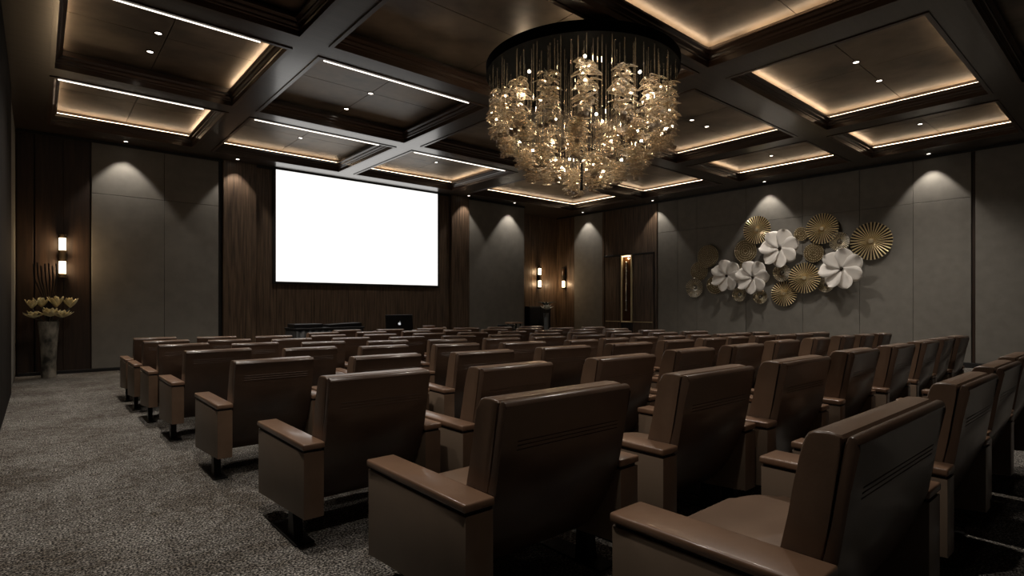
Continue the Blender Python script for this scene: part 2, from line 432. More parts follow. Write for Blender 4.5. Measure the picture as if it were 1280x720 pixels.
# ================================================================= DOWNLIGHTS
def downlight_proto():
    bm = bmesh.new(); lathe(bm, [(.050, 0), (.050, -.006), (.037, -.009), (.034, .0)], 20, close=False)
    r = empty('downlight', (0, 0, 0)); obj('rim', bm, M['steel'], r, True)
    bm = bmesh.new(); bmesh.ops.create_circle(bm, cap_ends=True, segments=20, radius=.035, matrix=Matrix.Translation((0, 0, -.004)))
    obj('lens', bm, M['lens'], r)
    return r
DP = downlight_proto(); first = [True]
def downlight(x, y, z, label, group, energy, size, tilt=(0, 0, 0), blend=.9):
    r = DP if first[0] else copy_tree(DP)
    first[0] = False
    r.location = (x, y, z); tag(r, label, 'downlight', group)
    if energy: spot('spot_light', (x, y, z-.02), energy, size, blend, rot=tilt)
G1 = 'recessed downlights washing the walls'
for x, y, lab, e in [
    (1.26, 12.62, 'downlight above the grey wall panel on the far left', 1.0), (3.20, 12.62, 'downlight above the wooden pilaster left of the screen', .8),
    (9.20, 12.62, 'downlight above the wooden pilaster right of the screen', .8), (10.9, 12.62, 'downlight above the grey panel right of the screen', 1.3)]:
    downlight(x, y, ZB-.002, lab, G1, WASH*e, 78, (math.radians(4), 0, 0), .35)
for x, y, lab, e in [
    (13.74, 12.45, 'downlight above the narrow grey panel between alcove and door', 1.1), (13.74, 9.70, 'downlight at the top right corner of the double door', .9),
    (13.74, 6.40, 'downlight above the gold and white wall sculpture', 1.1), (13.74, 3.05, 'downlight above the right wall near the row ends', 1.1)]:
    downlight(x, y, ZB-.002, lab, G1, WASH*e, 78, (0, math.radians(-4), 0), .35)
G2 = 'small recessed downlights inside the ceiling coffers'
ZD = ZP-.001
for x, y, lab, e in [
    (1.12, 7.95, 'right hand one of the two bright downlights in the large left coffer', 1), (1.12, 8.60, 'lower one of the two bright downlights in the large left coffer', 1),
    (3.97, 8.05, 'brighter downlight in the grey coffer left of the chandelier', .8), (3.97, 8.95, 'small dim downlight low in the grey coffer left of the chandelier', .5),
    (3.97, 11.1, 'small downlight in the coffer above the screen', .5), (7.05, 10.95, 'small downlight in the coffer above the right end of the screen', .5),
    (8.50, 2.70, 'upper bright downlight in the largest right coffer', .6), (9.46, 2.70, 'lower bright downlight in the largest right coffer', .6), (7.62, 2.66, 'tiny downlight at the edge of the largest right coffer', .3),
    (11.75, 2.86, 'fainter left downlight in the narrow coffer by the right wall', .8), (12.30, 2.86, 'brighter right downlight in the narrow coffer by the right wall', .8),
    (12.40, 5.62, 'downlight in the small coffer above the wall sculpture', 1.0), (8.92, 5.46, 'left one of two pinpoint downlights right of the chandelier', .4), (9.46, 5.48, 'right one of two pinpoint downlights right of the chandelier', .4),
    (10.3, 7.62, 'downlight just right of the lower tier of the chandelier', .9)]:
    downlight(x, y, ZD, lab, G2, DOWN*e, 118)
for x, y, e in [(2.6, .2, .35), (.75, 5.1, .9), (.75, 2.9, .9), (1.2, .9, .4), (4.6, 3.1, .9), (4.6, 2.2, .9), (8.0, .4, .12)]:  # extra lamps out of view, added to light the seats and the aisle
    downlight(x, y, ZD, 'added downlight in the ceiling overhead, put in to light the seats and aisle', 'added ceiling downlights out of view', DOWN*e, 110)
# ================================================================= PROJECTION SCREEN
r = empty('projection_screen', (6.19, YF-.05, 0), 0, 'large blank white projection screen with thin black border on the wooden wall', 'projection screen')
bm = bmesh.new(); box(bm, -2.14, 2.14, -.03, -.022, 1.775, 4.285); obj('screen_surface', bm, M['screen'], r)
bm = bmesh.new()
for a, b, c, d in ((-2.20, -2.14, 1.72, 4.315), (2.14, 2.18, 1.72, 4.315), (-2.14, 2.14, 1.725, 1.775), (-2.14, 2.14, 4.285, 4.315)): box(bm, a, b, -.05, .02, c, d, .004, 1)
box(bm, -2.14, 2.14, -.018, .02, 1.77, 4.29)
obj('border', bm, M['black'], r)

# ================================================================= CHAIRS
def rear_y(z, top):
    t = (z - .552) / (top - .552)
    pts = [(.185, .235), (.22, .19), (.28, .135), (.35, .092), (.45, .045), (.552, 0), (top, -.06)]
    for (za, ya), (zb, yb) in zip(pts, pts[1:]):
        if z <= zb: return ya + (yb-ya)*(z-za)/(zb-za)
    return -.06
def make_seat(top):
    r = empty('auditorium_seat', (0, 0, 0))
    zs = [.185, .22, .28, .35, .45, .552, .65, .75, top-.03]
    rear = [(rear_y(z, top), z) for z in zs]
    # rear shell
    prof = rear + [(-.061, top-.018), (-.056, top-.006), (-.046, top), (-.030, top), (-.0225, top-.006)]
    front = [(rear_y(z, top)+.038, z) for z in reversed(zs)]
    front[-1] = (front[-1][0], .20)
    bm = bmesh.new(); prism_x(bm, prof + front, -.355, .355, .007, 2)
    sh = obj('back_shell', bm, M['shell'], r, True)
    bm = bmesh.new()
    for z in (.712, .728, .744):
        y = rear_y(z, top)+.0005
        tube(bm, [(-.275, y, z), (.30, y, z)], .0027, 6)
    obj('stitching', bm, M['shell'], sh, True)
    # dark seam between shell and cushion
    bm = bmesh.new(); prism_x(bm, [(rear_y(z, top)+.038, z) for z in (.3, .45, .552, top-.02)] + [(rear_y(z, top)+.055, z) for z in (top-.02, .552, .45, .3)], -.345, .345)
    obj('seam', bm, M['black'], sh)
    # front cushion of the back
    zc = [.36, .45, .552, .65, .75, top-.05]
    prof = [(rear_y(z, top)+.047, z) for z in zc] + [(-.013, top-.009), (-.006, top), (.03, top+.004), (.075, top+.001), (.092, top-.006), (.103, top-.020)]
    prof += [(rear_y(z, top)+.165+.008*math.sin((z-.36)*6), z) for z in reversed(zc)]
    bm = bmesh.new(); prism_x(bm, prof, -.355, .355, .008, 3)
    obj('back_cushion', bm, M['leather'], r, True)
    # seat cushion with generously rounded front corners
    bm = bmesh.new(); out = []
    hw, yf, rr = .35, .79, .17
    for k in range(9):
        a = PI/2*k/8; out.append((hw-rr+rr*math.cos(a), yf-rr+rr*math.sin(a)))
    for k in range(9):
        a = PI/2+PI/2*k/8; out.append((-hw+rr+rr*math.cos(a), yf-rr+rr*math.sin(a)))
    out += [(-hw, .19), (hw, .19)]
    lo = [bm.verts.new((x, y, .27)) for x, y in out]; hi = [bm.verts.new((x, y, .40)) for x, y in out]
    f1 = bm.faces.new(lo[::-1]); f2 = bm.faces.new(hi)
    for k in range(len(out)): bm.faces.new((lo[k], lo[(k+1) % len(out)], hi[(k+1) % len(out)], hi[k]))
    bmesh.ops.bevel(bm, geom=list(f2.edges)+list(f1.edges), offset=.028, segments=4, affect='EDGES', profile=.5)
    obj('seat_cushion', bm, M['leather'], r, True)
    bm = bmesh.new(); prism_x(bm, [(.20, .2695), (.62, .2695), (.60, .235), (.30, .20), (.20, .215)], -.30, .30, .008, 2)
    obj('seat_pan', bm, M['steel'], r)
    for s in (-1, 1):
        xo, xi = .495*s, .357*s
        a, b = min(xo, xi), max(xo, xi)
        bm = bmesh.new(); box(bm, a, b, -.003, .757, .520, .553, .009, 3)
        obj('armrest', bm, M['cap'], r, True)
        bm = bmesh.new(); box(bm, a+.014, b-.014, .012, .742, .508, .5195)
        obj('arm_reveal', bm, M['black'], r)
        bm = bmesh.new(); prism_x(bm, [(.0, .175), (.75, .123), (.75, .508), (.0, .508)], a+.006, b-.006, .006, 2)
        bm.normal_update()
        for f in bm.faces:
            if abs(f.normal.x) < .9: f.material_index = 1
        obj('side_panel', bm, [M['side'], M['leather']], r, True)
        bm = bmesh.new(); c = (a+b)/2
        prism_x(bm, [(.22, .008), (.31, .008), (.30, .172), (.24, .172)], c-.03, c+.03)
        box(bm, c-.062, c+.062, .12, .52, .0, .010, .003, 1)
        obj('pedestal', bm, M['steel'], r)
    return r
ORD = ['first', 'second', 'third', 'fourth', 'fifth', 'sixth', 'seventh', 'eighth', 'ninth', 'tenth', 'eleventh', 'twelfth', 'thirteenth']
# for every row: top height, depth scale, then (x, y, turn in degrees, width scale) of each seat
SEAT_ROWS = [
    (0.900, 0.85, [(2.081, 0.561, 0.0, 1.257), (3.383, 0.584, 0.0, 0.93), (4.341, 0.608, 0.0, 0.831), (5.22, 0.63, 0.0, 0.8)]),
    (0.902, 1.00, [(1.625, 1.574, 0.0, 1.006), (2.755, 1.554, 0.0, 0.955), (3.739, 1.505, 0.0, 0.955), (4.825, 1.512, 0.0, 0.792), (5.677, 1.471, 0.0, 0.699), (6.482, 1.462, 0.0, 0.637), (7.139, 1.47, 0.0, 0.599), (7.756, 1.454, 0.0, 0.599)]),
    (0.879, 1.00, [(1.411, 2.771, 0.0, 0.827), (2.248, 2.607, 0.0, 0.796), (3.218, 2.517, 0.0, 0.86), (4.183, 2.557, 0.0, 0.736), (5.009, 2.514, 0.0, 0.73), (5.904, 2.541, 0.0, 0.675), (6.656, 2.489, 0.0, 0.502), (7.365, 2.458, 0.0, 0.46), (7.835, 2.392, 0.0, 0.46), (8.334, 2.343, 0.0, 0.469)]),
    (0.850, 0.95, [(1.329, 4.258, 0.0, 0.778), (2.106, 3.987, -3.2, 0.778), (2.932, 3.8, -4.4, 0.801), (3.847, 3.712, -5.5, 0.808), (4.721, 3.606, -6.7, 0.769), (5.513, 3.557, -7.9, 0.617), (6.146, 3.484, -9.1, 0.501), (6.663, 3.451, -10.3, 0.46), (7.121, 3.327, -11.5, 0.46), (7.586, 3.264, -12.6, 0.463), (8.076, 3.242, -13.8, 0.483), (8.606, 3.231, -15.0, 0.523)]),
    (0.828, 0.90, [(1.297, 5.763, 0.0, 0.785), (2.042, 5.435, -6.1, 0.693), (2.716, 5.196, -7.2, 0.692), (3.432, 4.925, -8.2, 0.71), (4.183, 4.683, -9.3, 0.764), (4.977, 4.514, -10.4, 0.573), (5.568, 4.497, -11.5, 0.517), (6.097, 4.421, -12.6, 0.496), (6.6, 4.324, -13.7, 0.49), (7.095, 4.218, -14.8, 0.476), (7.573, 4.101, -15.8, 0.453), (8.022, 4.088, -16.9, 0.421), (8.534, 4.051, -18.0, 0.421)]),
    (0.825, 0.82, [(1.203, 6.859, 0.0, 0.663), (1.835, 6.523, -12.4, 0.663), (2.483, 6.21, -12.8, 0.663), (3.143, 5.921, -13.2, 0.663), (3.812, 5.656, -13.6, 0.663), (4.503, 5.454, -14.0, 0.663), (5.211, 5.329, -14.4, 0.663), (5.926, 5.24, -14.8, 0.663), (6.637, 5.125, -15.2, 0.663), (7.341, 4.973, -15.6, 0.663), (8.037, 4.868, -16.0, 0.663)]),
    (0.820, 0.82, [(1.178, 7.769, 0.0, 0.663), (1.797, 7.446, -12.4, 0.663), (2.442, 7.127, -12.8, 0.663), (3.096, 6.825, -13.2, 0.663), (3.762, 6.55, -13.6, 0.663), (4.445, 6.324, -14.0, 0.663), (5.148, 6.168, -14.4, 0.663), (5.859, 6.057, -14.8, 0.663), (6.571, 5.945, -15.2, 0.663), (7.277, 5.804, -15.6, 0.663), (7.976, 5.63, -16.0, 0.663)]),
    (0.817, 0.82, [(1.178, 8.591, 0.0, 0.663), (1.849, 8.315, -12.4, 0.663), (2.497, 8.0, -12.8, 0.663), (3.149, 7.693, -13.2, 0.663), (3.811, 7.41, -13.6, 0.663), (4.49, 7.171, -14.0, 0.663), (5.188, 6.995, -14.4, 0.663), (5.896, 6.867, -14.8, 0.663), (6.607, 6.748, -15.2, 0.663), (7.314, 6.611, -15.6, 0.663), (8.013, 6.439, -16.0, 0.663)]),
    (0.817, 0.82, [(3.385, 8.472, 0.0, 0.663), (4.058, 8.188, -12.6, 0.663), (4.738, 7.951, -13.1, 0.663), (5.436, 7.775, -13.7, 0.663), (6.144, 7.643, -14.3, 0.663), (6.853, 7.517, -14.9, 0.663), (7.559, 7.374, -15.4, 0.663), (8.257, 7.195, -16.0, 0.663)]),
    (0.817, 0.82, [(4.042, 9.07, 0.0, 0.663), (4.725, 8.812, -12.8, 0.663), (5.418, 8.614, -13.6, 0.663), (6.123, 8.466, -14.4, 0.663), (6.832, 8.337, -15.2, 0.663), (7.539, 8.198, -16.0, 0.663)]),
]

protos = {}
for ri, (top, syy, seats) in enumerate(SEAT_ROWS):
    for k, (x, y, rot, sx) in enumerate(seats):
        if top not in protos:
            protos[top] = make_seat(top); o = protos[top]
        else: o = copy_tree(protos[top])
        o.location = (x, y, 0); o.rotation_euler = (0, 0, math.radians(rot)); o.scale = (sx, syy, 1)
        if ri == 0 and k == 0: lab = 'nearest brown leather auditorium seat, at the bottom right, its seat cushion in view'
        elif ri == 1 and k == 0: lab = 'brown leather aisle seat in the second row, large stitched back at bottom centre'
        elif ri == 2 and k == 0: lab = 'brown leather aisle seat in the third row, black foot plate visible on the carpet'
        elif k == 0: lab = 'brown leather auditorium seat at the left aisle end of the %s row from the camera' % ORD[ri]
        else: lab = 'brown leather auditorium seat, %s from the left in the %s row from the camera' % (ORD[k], ORD[ri])
        tag(o, lab, 'chair', 'rows of brown leather auditorium seats')

# ================================================================= CHANDELIER
cx, cy = 5.24, 4.77
ch = empty('chandelier', (cx, cy, 0), 0, 'huge round tiered crystal chandelier hanging from the coffered ceiling', 'chandelier')
HR = 4.13
bm = bmesh.new(); lathe(bm, [(0, HR+.02), (1.16, HR+.02), (1.16, HR), (1.205, HR), (1.21, HR+.12), (1.14, HR+.14), (0, HR+.14)], 96)
obj('rim', bm, M['void'], ch, True)
bm = bmesh.new(); lathe(bm, [(.35, HR+.14), (.35, ZP-.002), (0, ZP-.002)], 40); obj('canopy', bm, M['steel'], ch, True)
def crumple(bm, cz, rad, h, n, rnd):
    """a rosette of curled glass leaves"""
    for k in range(n):
        a = 2*PI*(k + rnd.random()*.6)/n; ca, sa = math.cos(a), math.sin(a)
        L = rad*(.75+.5*rnd.random()); w = rad*(.55+.3*rnd.random()); tw = rnd.uniform(-.5, .5)
        lift = rnd.uniform(-.5, .6)
        rows = []
        for i in range(4):
            t = i/3; rr = .015 + L*t; zz = cz + h*(lift*t + .35*math.sin(t*PI*1.2))
            ww = w*math.sin(PI*(.18+.72*t))*.55
            dx, dy = -sa*ww, ca*ww; dz = tw*ww
            rows.append([bm.verts.new((ca*rr - dx, sa*rr - dy, zz - dz)), bm.verts.new((ca*rr, sa*rr, zz + .25*ww)), bm.verts.new((ca*rr + dx, sa*rr + dy, zz + dz))])
        for p, q in zip(rows, rows[1:]):
            for j in range(2): bm.faces.new((p[j], p[j+1], q[j+1], q[j]))
def leaf_edges(bm, src, r):
    """wire rims of the glass leaves so they read as thick glass"""
    for e in [e for e in src.edges if e.is_boundary]:
        p, q = e.verts[0].co, e.verts[1].co
        if (p-q).length > .012: tube(bm, [p, q], r, 4, cap=False)
garl = []
for v in range(4):
    rnd = random.Random(20+v)
    bm = bmesh.new()
    nl = 6
    for i in range(nl): crumple(bm, .08 + i*.088, .088 + .016*rnd.random(), .06, 6, rnd)
    eb = bmesh.new(); leaf_edges(eb, bm, .003)
    me = bpy.data.meshes.new('glass_garland')
    n0 = len(bm.faces)
    tmp = bpy.data.meshes.new('t'); eb.to_mesh(tmp); eb.free()
    bm.from_mesh(tmp); bpy.data.meshes.remove(tmp)
    bm.faces.ensure_lookup_table()
    for f in bm.faces[n0:]: f.material_index = 1
    # a faceted drop and small beads below
    nb = len(bm.faces)
    for q in range(4):
        bmesh.ops.create_icosphere(bm, subdivisions=1, radius=.026+.012*rnd.random(), matrix=Matrix.Translation((rnd.uniform(-.05, .05), rnd.uniform(-.05, .05), .03 - .03*q*.6)))
    bm.faces.ensure_lookup_table()
    for f in bm.faces[nb:]: f.material_index = 2
    bm.normal_update(); bm.to_mesh(me); bm.free()
    for m in ('petal_glass', 'rim_glass', 'crystal'):
        me.materials.append(M[m])
    garl.append(me)
# (radius, bottom height, number, garland length scale)
TIERS = [(1.06, 3.26, 16, 1.04, 1.3), (.94, 3.10, 9, .42, 1.1), (.70, 2.90, 10, .48, 1.15), (.45, 2.77, 6, .5, 1.1), (.17, 2.62, 3, .5, 1.0)]
rnd = random.Random(5)
for R_, zb, n, sc, wd in TIERS:
    bm = bmesh.new()
    nr = int(n*5)
    for k in range(nr):
        a = 2*PI*k/nr; rr = R_ + .075*((k % 3) - .6)
        tube(bm, [(rr*math.cos(a), rr*math.sin(a), HR+.01), (rr*math.cos(a), rr*math.sin(a), zb + .12 + .12*(k % 4)/3)], .0055, 5)
    o = obj('glass_rods', bm, M['rod_glass'], ch, True); o['kind'] = 'stuff'
    for k in range(n):
        a = 2*PI*(k+.5*(n % 2))/n
        g = bpy.data.objects.new('glass_garland', garl[rnd.randrange(4)]); C.objects.link(g); g.parent = ch
        g.location = (R_*math.cos(a), R_*math.sin(a), zb + rnd.uniform(-.03, .05)); g.rotation_euler = (0, 0, rnd.random()*6.28); g.scale = (wd, wd, sc)
bm = bmesh.new(); tube(bm, [(0, 0, HR), (0, 0, 2.70)], .02, 10); obj('stem', bm, M['steel'], ch)
for a in (.6, 2.2, 3.8, 5.4): point('added_uplight', (.75*math.cos(a), .75*math.sin(a), HR+.24), 2.0, (1, .78, .55), .05, ch)  # added uplights that brighten the coffer panel above the canopy
BUL = []
for n, R_, z in ((9, .97, 3.92), (9, 1.08, 3.62), (8, .78, 3.35), (6, .52, 3.15), (4, .28, 2.90)):
    for k in range(n):
        a = 2*PI*(k+.37*n)/n + .2; BUL.append((R_*math.cos(a), R_*math.sin(a), z + .05*((k*7) % 3 - 1)))
for i, p in enumerate(BUL):
    bm = bmesh.new(); bmesh.ops.create_uvsphere(bm, u_segments=10, v_segments=8, radius=.015, matrix=Matrix.Translation(p))
    obj('bulb', bm, M['bulb'], ch, True)
    if i % 2 == 0: point('bulb_light', p, CHAND, parent=ch)

# ================================================================= WALL SCONCES
def sconce(loc, rz, lab, lit=(1, 1)):
    r = empty('wall_sconce', loc, rz, lab, 'wall lamp', 'cylinder wall sconces')
    bm = bmesh.new(); box(bm, -.045, .045, -.03, 0, -.36, .36, .005, 1); obj('back_plate', bm, M['steel'], r)
    bm = bmesh.new()
    for z0, z1 in ((.32, .385), (-.10, .10), (-.385, -.32)): tube(bm, [(0, -.09, z0), (0, -.09, z1)], .062, 20)
    box(bm, -.02, .02, -.09, -.03, -.03, .03)
    obj('bracket', bm, M['gold_dark'], r, True)
    for z0, z1, on in ((.10, .32, lit[0]), (-.32, -.10, lit[1])):
        bm = bmesh.new(); tube(bm, [(0, -.09, z0+.001), (0, -.09, z1-.001)], .05, 20)
        obj('glass_cylinder', bm, M['opal'] if on else M['smoke_glass'], r, True)
        if on: point('sconce_light', (0, -.19, (z0+z1)/2), 5.5, (1, .68, .38), .05, r)
    return r
sconce((.34, YF-.032, 2.13), 0, 'double brass and glass wall sconce on dark wood at the far left')
sconce((13.10, YA-.032, 2.18), 0, 'double wall sconce on the rear wood wall of the right corner alcove, both lamps lit')
sconce((XR-.032, 13.52, 2.18), -PI/2, 'wall sconce on the side wall of the corner alcove with only the lower lamp lit', (0, 1))

# ================================================================= FLOWERS AND VASES
def petal(bm, base, az, el, L, w, curl, n=6, thick=0):
    """a cupped pointed petal"""
    ca, sa = math.cos(az), math.sin(az); rows = []
    for i in range(n+1):
        t = i/n; e = el + curl*t
        rr = L*t*math.cos(el + curl*t*.5); zz = L*t*math.sin(el + curl*t*.5)
        ww = w*math.sin(PI*min(1, .12+.88*t))**.8*.5 if t < 1 else .001
        c = .35*ww
        p = Vector((base[0]+ca*rr, base[1]+sa*rr, base[2]+zz))
        rows.append([bm.verts.new(p + Vector((-sa*ww, ca*ww, c))), bm.verts.new(p), bm.verts.new(p + Vector((sa*ww, -ca*ww, c)))])
    for a, b in zip(rows, rows[1:]):
        for j in range(2): bm.faces.new((a[j], a[j+1], b[j+1], b[j]))
def solid(o, t):
    m = o.modifiers.new('thickness', 'SOLIDIFY'); m.thickness = t; m.offset = 0
def lotus(name, c, size, m, parent, el0=.25, open_=1.0, seed=0):
    rnd = random.Random(seed); bm = bmesh.new()
    for ring, (n, el, L) in enumerate(((9, el0, 1.0), (8, el0+.45, .85), (6, el0+.85, .62))):
        for k in range(n):
            petal(bm, c, 2*PI*(k+ring*.5)/n + rnd.uniform(-.1, .1), el*open_ + rnd.uniform(-.08, .08), size*L*rnd.uniform(.9, 1.05), size*.36, .5)
    o = obj(name, bm, m, parent, True); solid(o, .004)
    return o
vs = empty('flower_vase', (.145, 12.42, 0), 0, 'tall mottled floor vase at the left by the dark wood wall', 'vase')
bm = bmesh.new(); lathe(bm, [(.0, 0), (.10, 0), (.105, .02), (.10, .25), (.115, .55), (.135, .8), (.145, .93), (.14, .965), (.125, .965), (.12, .9), (.0, .88)], 40)
obj('body', bm, M['vase'], vs, True)
fb = empty('flower_arrangement', (.145, 12.42, .93), 0, 'cream lotus flowers with black twigs standing in the mottled vase on the left', 'flowers')
for i, (x, y, z, s) in enumerate([(-.22, -.02, .26, .17), (-.09, .03, .28, .20), (.10, -.02, .28, .22), (.29, .02, .27, .21), (-.20, -.14, .10, .17), (.02, -.16, .12, .22), (.18, -.13, .10, .19)]):
    h = lotus('lotus_flower', (x, y, z), s, M['cream'], fb, .7 if i < 4 else .25, 1.0, i)
    bm = bmesh.new(); tube(bm, [(x, y, z), (x*.4, y*.4, .05), (0, 0, -.02)], .008, 8); obj('stem', bm, M['dark_leaf'], h)
for k in range(7):
    x = -.17 + k*.05; bm = bmesh.new(); zt = 1.02 + .03*math.sin(k*2.2)
    tube(bm, [(.0, .02, .0), (x*.45, .05, .45), (x-.02, .06, zt-.25), (x-.03, .06, zt)], [.006, .007, .012, .014], 6)
    obj('black_twig', bm, M['black'], fb, True)

vb = empty('flower_vase', (12.78, 13.2, 0), 0, 'slim grey floor vase in the far corner alcove', 'vase')
bm = bmesh.new(); lathe(bm, [(0, 0), (.09, 0), (.085, .05), (.07, .5), (.085, .92), (.09, .98), (.075, .98), (0, .93)], 32)
obj('body', bm, M['vase_grey'], vb, True)
fb = empty('flower_arrangement', (12.78, 13.2, .96), 0, 'pale flower with dark strap leaves in the slim grey vase of the alcove', 'flowers')
lotus('flower', (-.07, -.12, .14), .25, M['grey_petal'], fb, .15, 1, 30)
bm = bmesh.new()
for k in range(11): petal(bm, (0, 0, .24), 2*PI*k/11, .75, .40, .07, -.8)
solid(obj('strap_leaves', bm, M['dark_leaf'], fb, True), .004)
bm = bmesh.new(); tube(bm, [(0, 0, .02), (0, 0, .26)], .012, 8); tube(bm, [(0, 0, .05), (-.07, -.12, .15)], .01, 8); obj('stem', bm, M['dark_leaf'], fb)
cb = empty('cabinet', (12.98, 13.80, 0), 0, 'low black cabinet against the rear of the corner alcove', 'cabinet')
bm = bmesh.new(); box(bm, -.5, .5, -.10, .12, .03, 1.2, .01, 2); obj('body', bm, M['black'], cb)
for s in (-1, 1):
    bm = bmesh.new(); box(bm, .005 if s > 0 else -.49, .49 if s > 0 else -.005, -.12, -.101, .06, 1.17, .004, 1); d = obj('door', bm, M['black'], cb)
    bm = bmesh.new(); box(bm, s*.06-.008, s*.06+.008, -.135, -.121, .55, .75); obj('handle', bm, M['steel'], d)

# ================================================================= WALL SCULPTURE: brass discs and white flowers, each hung on the right wall
def disc(y, z, R_, kind, depth, lab, ribs=32):
    x = XR - .046
    r = empty('wall_disc', (x, y, z), 0, lab, 'wall art', 'round metal discs of the wall sculpture'); r.rotation_euler = (0, -PI/2, 0)
    # local z points away from the wall (-x world)
    bm = bmesh.new()
    if kind == 'ray':
        lathe(bm, [(0, depth-.03), (R_*.97, depth-.012), (R_*.98, depth-.006), (0, depth-.02)], 48)
        obj('plate', bm, M['gold_dark'], r, True)
        bm = bmesh.new()
        for k in range(ribs):
            a = 2*PI*k/ribs; ca, sa = math.cos(a), math.sin(a); hw = R_*PI/ribs*.40
            v = []
            for rr, ww, zz in ((R_*.10, hw*.35, depth-.014), (R_*1.0, hw, depth+.002)):
                for s in (-1, 1): v.append(bm.verts.new((rr*ca - s*ww*sa, rr*sa + s*ww*ca, zz - .006)))
                v.append(bm.verts.new((rr*ca, rr*sa, zz + .010)))
            bm.faces.new((v[0], v[2], v[5], v[3])); bm.faces.new((v[2], v[1], v[4], v[5])); bm.faces.new((v[3], v[5], v[4])); bm.faces.new((v[0], v[1], v[2]))
        obj('rays', bm, M['gold'], r)
        bm = bmesh.new(); lathe(bm, [(0, depth-.01), (R_*.13, depth-.01), (R_*.12, depth+.012), (0, depth+.016)], 20); obj('hub', bm, M['gold_old'], r, True)
    elif kind == 'bead':
        lathe(bm, [(0, depth-.02), (R_*.98, depth-.014), (R_, depth-.004), (R_*.9, depth), (0, depth-.004)], 48)
        obj('plate', bm, M['bronze'], r, True)
        bm = bmesh.new()
        nr = max(3, int(R_/.05))
        for q in range(1, nr+1):
            rr = R_*q/(nr+.2); m_ = int(2*PI*rr/.042)
            for k in range(m_):
                a = 2*PI*k/m_; L = .030
                v = [bm.verts.new(((rr+dl)*math.cos(a)-s*math.sin(a), (rr+dl)*math.sin(a)+s*math.cos(a), depth+dz)) for dl, s, dz in ((-L*.6, 0, .0), (0, .013, .004), (L*.6, 0, .012), (0, -.013, .004))]
                bm.faces.new(v)
                t = bm.verts.new((rr*math.cos(a), rr*math.sin(a), depth+.018))
                for i in range(4): bm.faces.new((v[i], v[(i+1) % 4], t))
        obj('scales', bm, M['gold_old'], r)
    else:
        lathe(bm, [(0, depth-.045), (R_*.5, depth-.03), (R_*.98, depth+.004), (R_, depth), (R_*.96, depth-.012), (R_*.4, depth-.05), (0, depth-.055)], 48)
        obj('dish', bm, M['silver'], r, True)
        bm = bmesh.new()
        for k in range(30):
            a = 2*PI*k/30
            tube(bm, [(R_*.3*math.cos(a), R_*.3*math.sin(a), depth-.034), (R_*.97*math.cos(a), R_*.97*math.sin(a), depth+.006)], .005, 5)
        obj('flutes', bm, M['gold_old'], r, True)
        bm = bmesh.new(); bmesh.ops.create_uvsphere(bm, u_segments=14, v_segments=8, radius=R_*.16, matrix=Matrix.Translation((0, 0, depth-.03))); obj('hub', bm, M['silver'], r, True)
    bm = bmesh.new(); tube(bm, [(0, 0, .0), (0, 0, depth-.05)], .02, 8); obj('mount', bm, M['steel'], r)
DISCS = [
    (6.670, 3.157, .368, 'ray', .10, 'upper left gold rayed disc above the white flowers'), (8.022, 2.574, .317, 'bead', .10, 'beaded brass disc at upper far left of the sculpture'),
    (8.312, 2.182, .274, 'bead', .06, 'beaded brass disc with dark centre, left end of the sculpture'), (8.435, 1.719, .279, 'dish', .10, 'silvery dish at the lower left end of the sculpture'),
    (7.834, 1.792, .260, 'bead', .06, 'beaded disc partly behind the leftmost white flower'), (6.985, 2.640, .311, 'bead', .06, 'beaded brass disc just under the upper left gold disc'),
    (5.607, 2.952, .173, 'bead', .06, 'small brass disc between upper white flower and upper centre gold disc'), (5.125, 3.027, .374, 'ray', .10, 'gold rayed disc at the top centre of the sculpture'),
    (4.759, 2.696, .229, 'dish', .10, 'shiny silver dish between the two right hand gold discs'), (5.327, 2.480, .237, 'bead', .05, 'round beaded disc under the top centre gold disc'),
    (4.126, 2.650, .432, 'ray', .10, 'largest gold rayed disc at the right end of the sculpture'), (6.050, 2.039, .227, 'dish', .10, 'silver dish directly below the upper white flower'),
    (5.507, 1.891, .382, 'ray', .13, 'bright gold rayed disc low in the centre of the sculpture'), (6.012, 1.526, .324, 'ray', .06, 'dull rayed disc at the very bottom of the sculpture'),
    (5.064, 1.725, .196, 'dish', .05, 'small silver dish tucked left of the rightmost white flower'), (7.136, 1.522, .199, 'dish', .10, 'small silver dish at the bottom below the leftmost white flower'),
    (6.587, 1.453, .193, 'dish', .10, 'small silver dish at the bottom below the second white flower'), (7.0, 2.30, .15, 'bead', .04, 'little brass disc between the two lower left white flowers')]
for y, z, R_, kind, dp, lab in DISCS: disc(y, z, R_*.96, kind, dp, lab, 34 if R_ > .36 else 30)
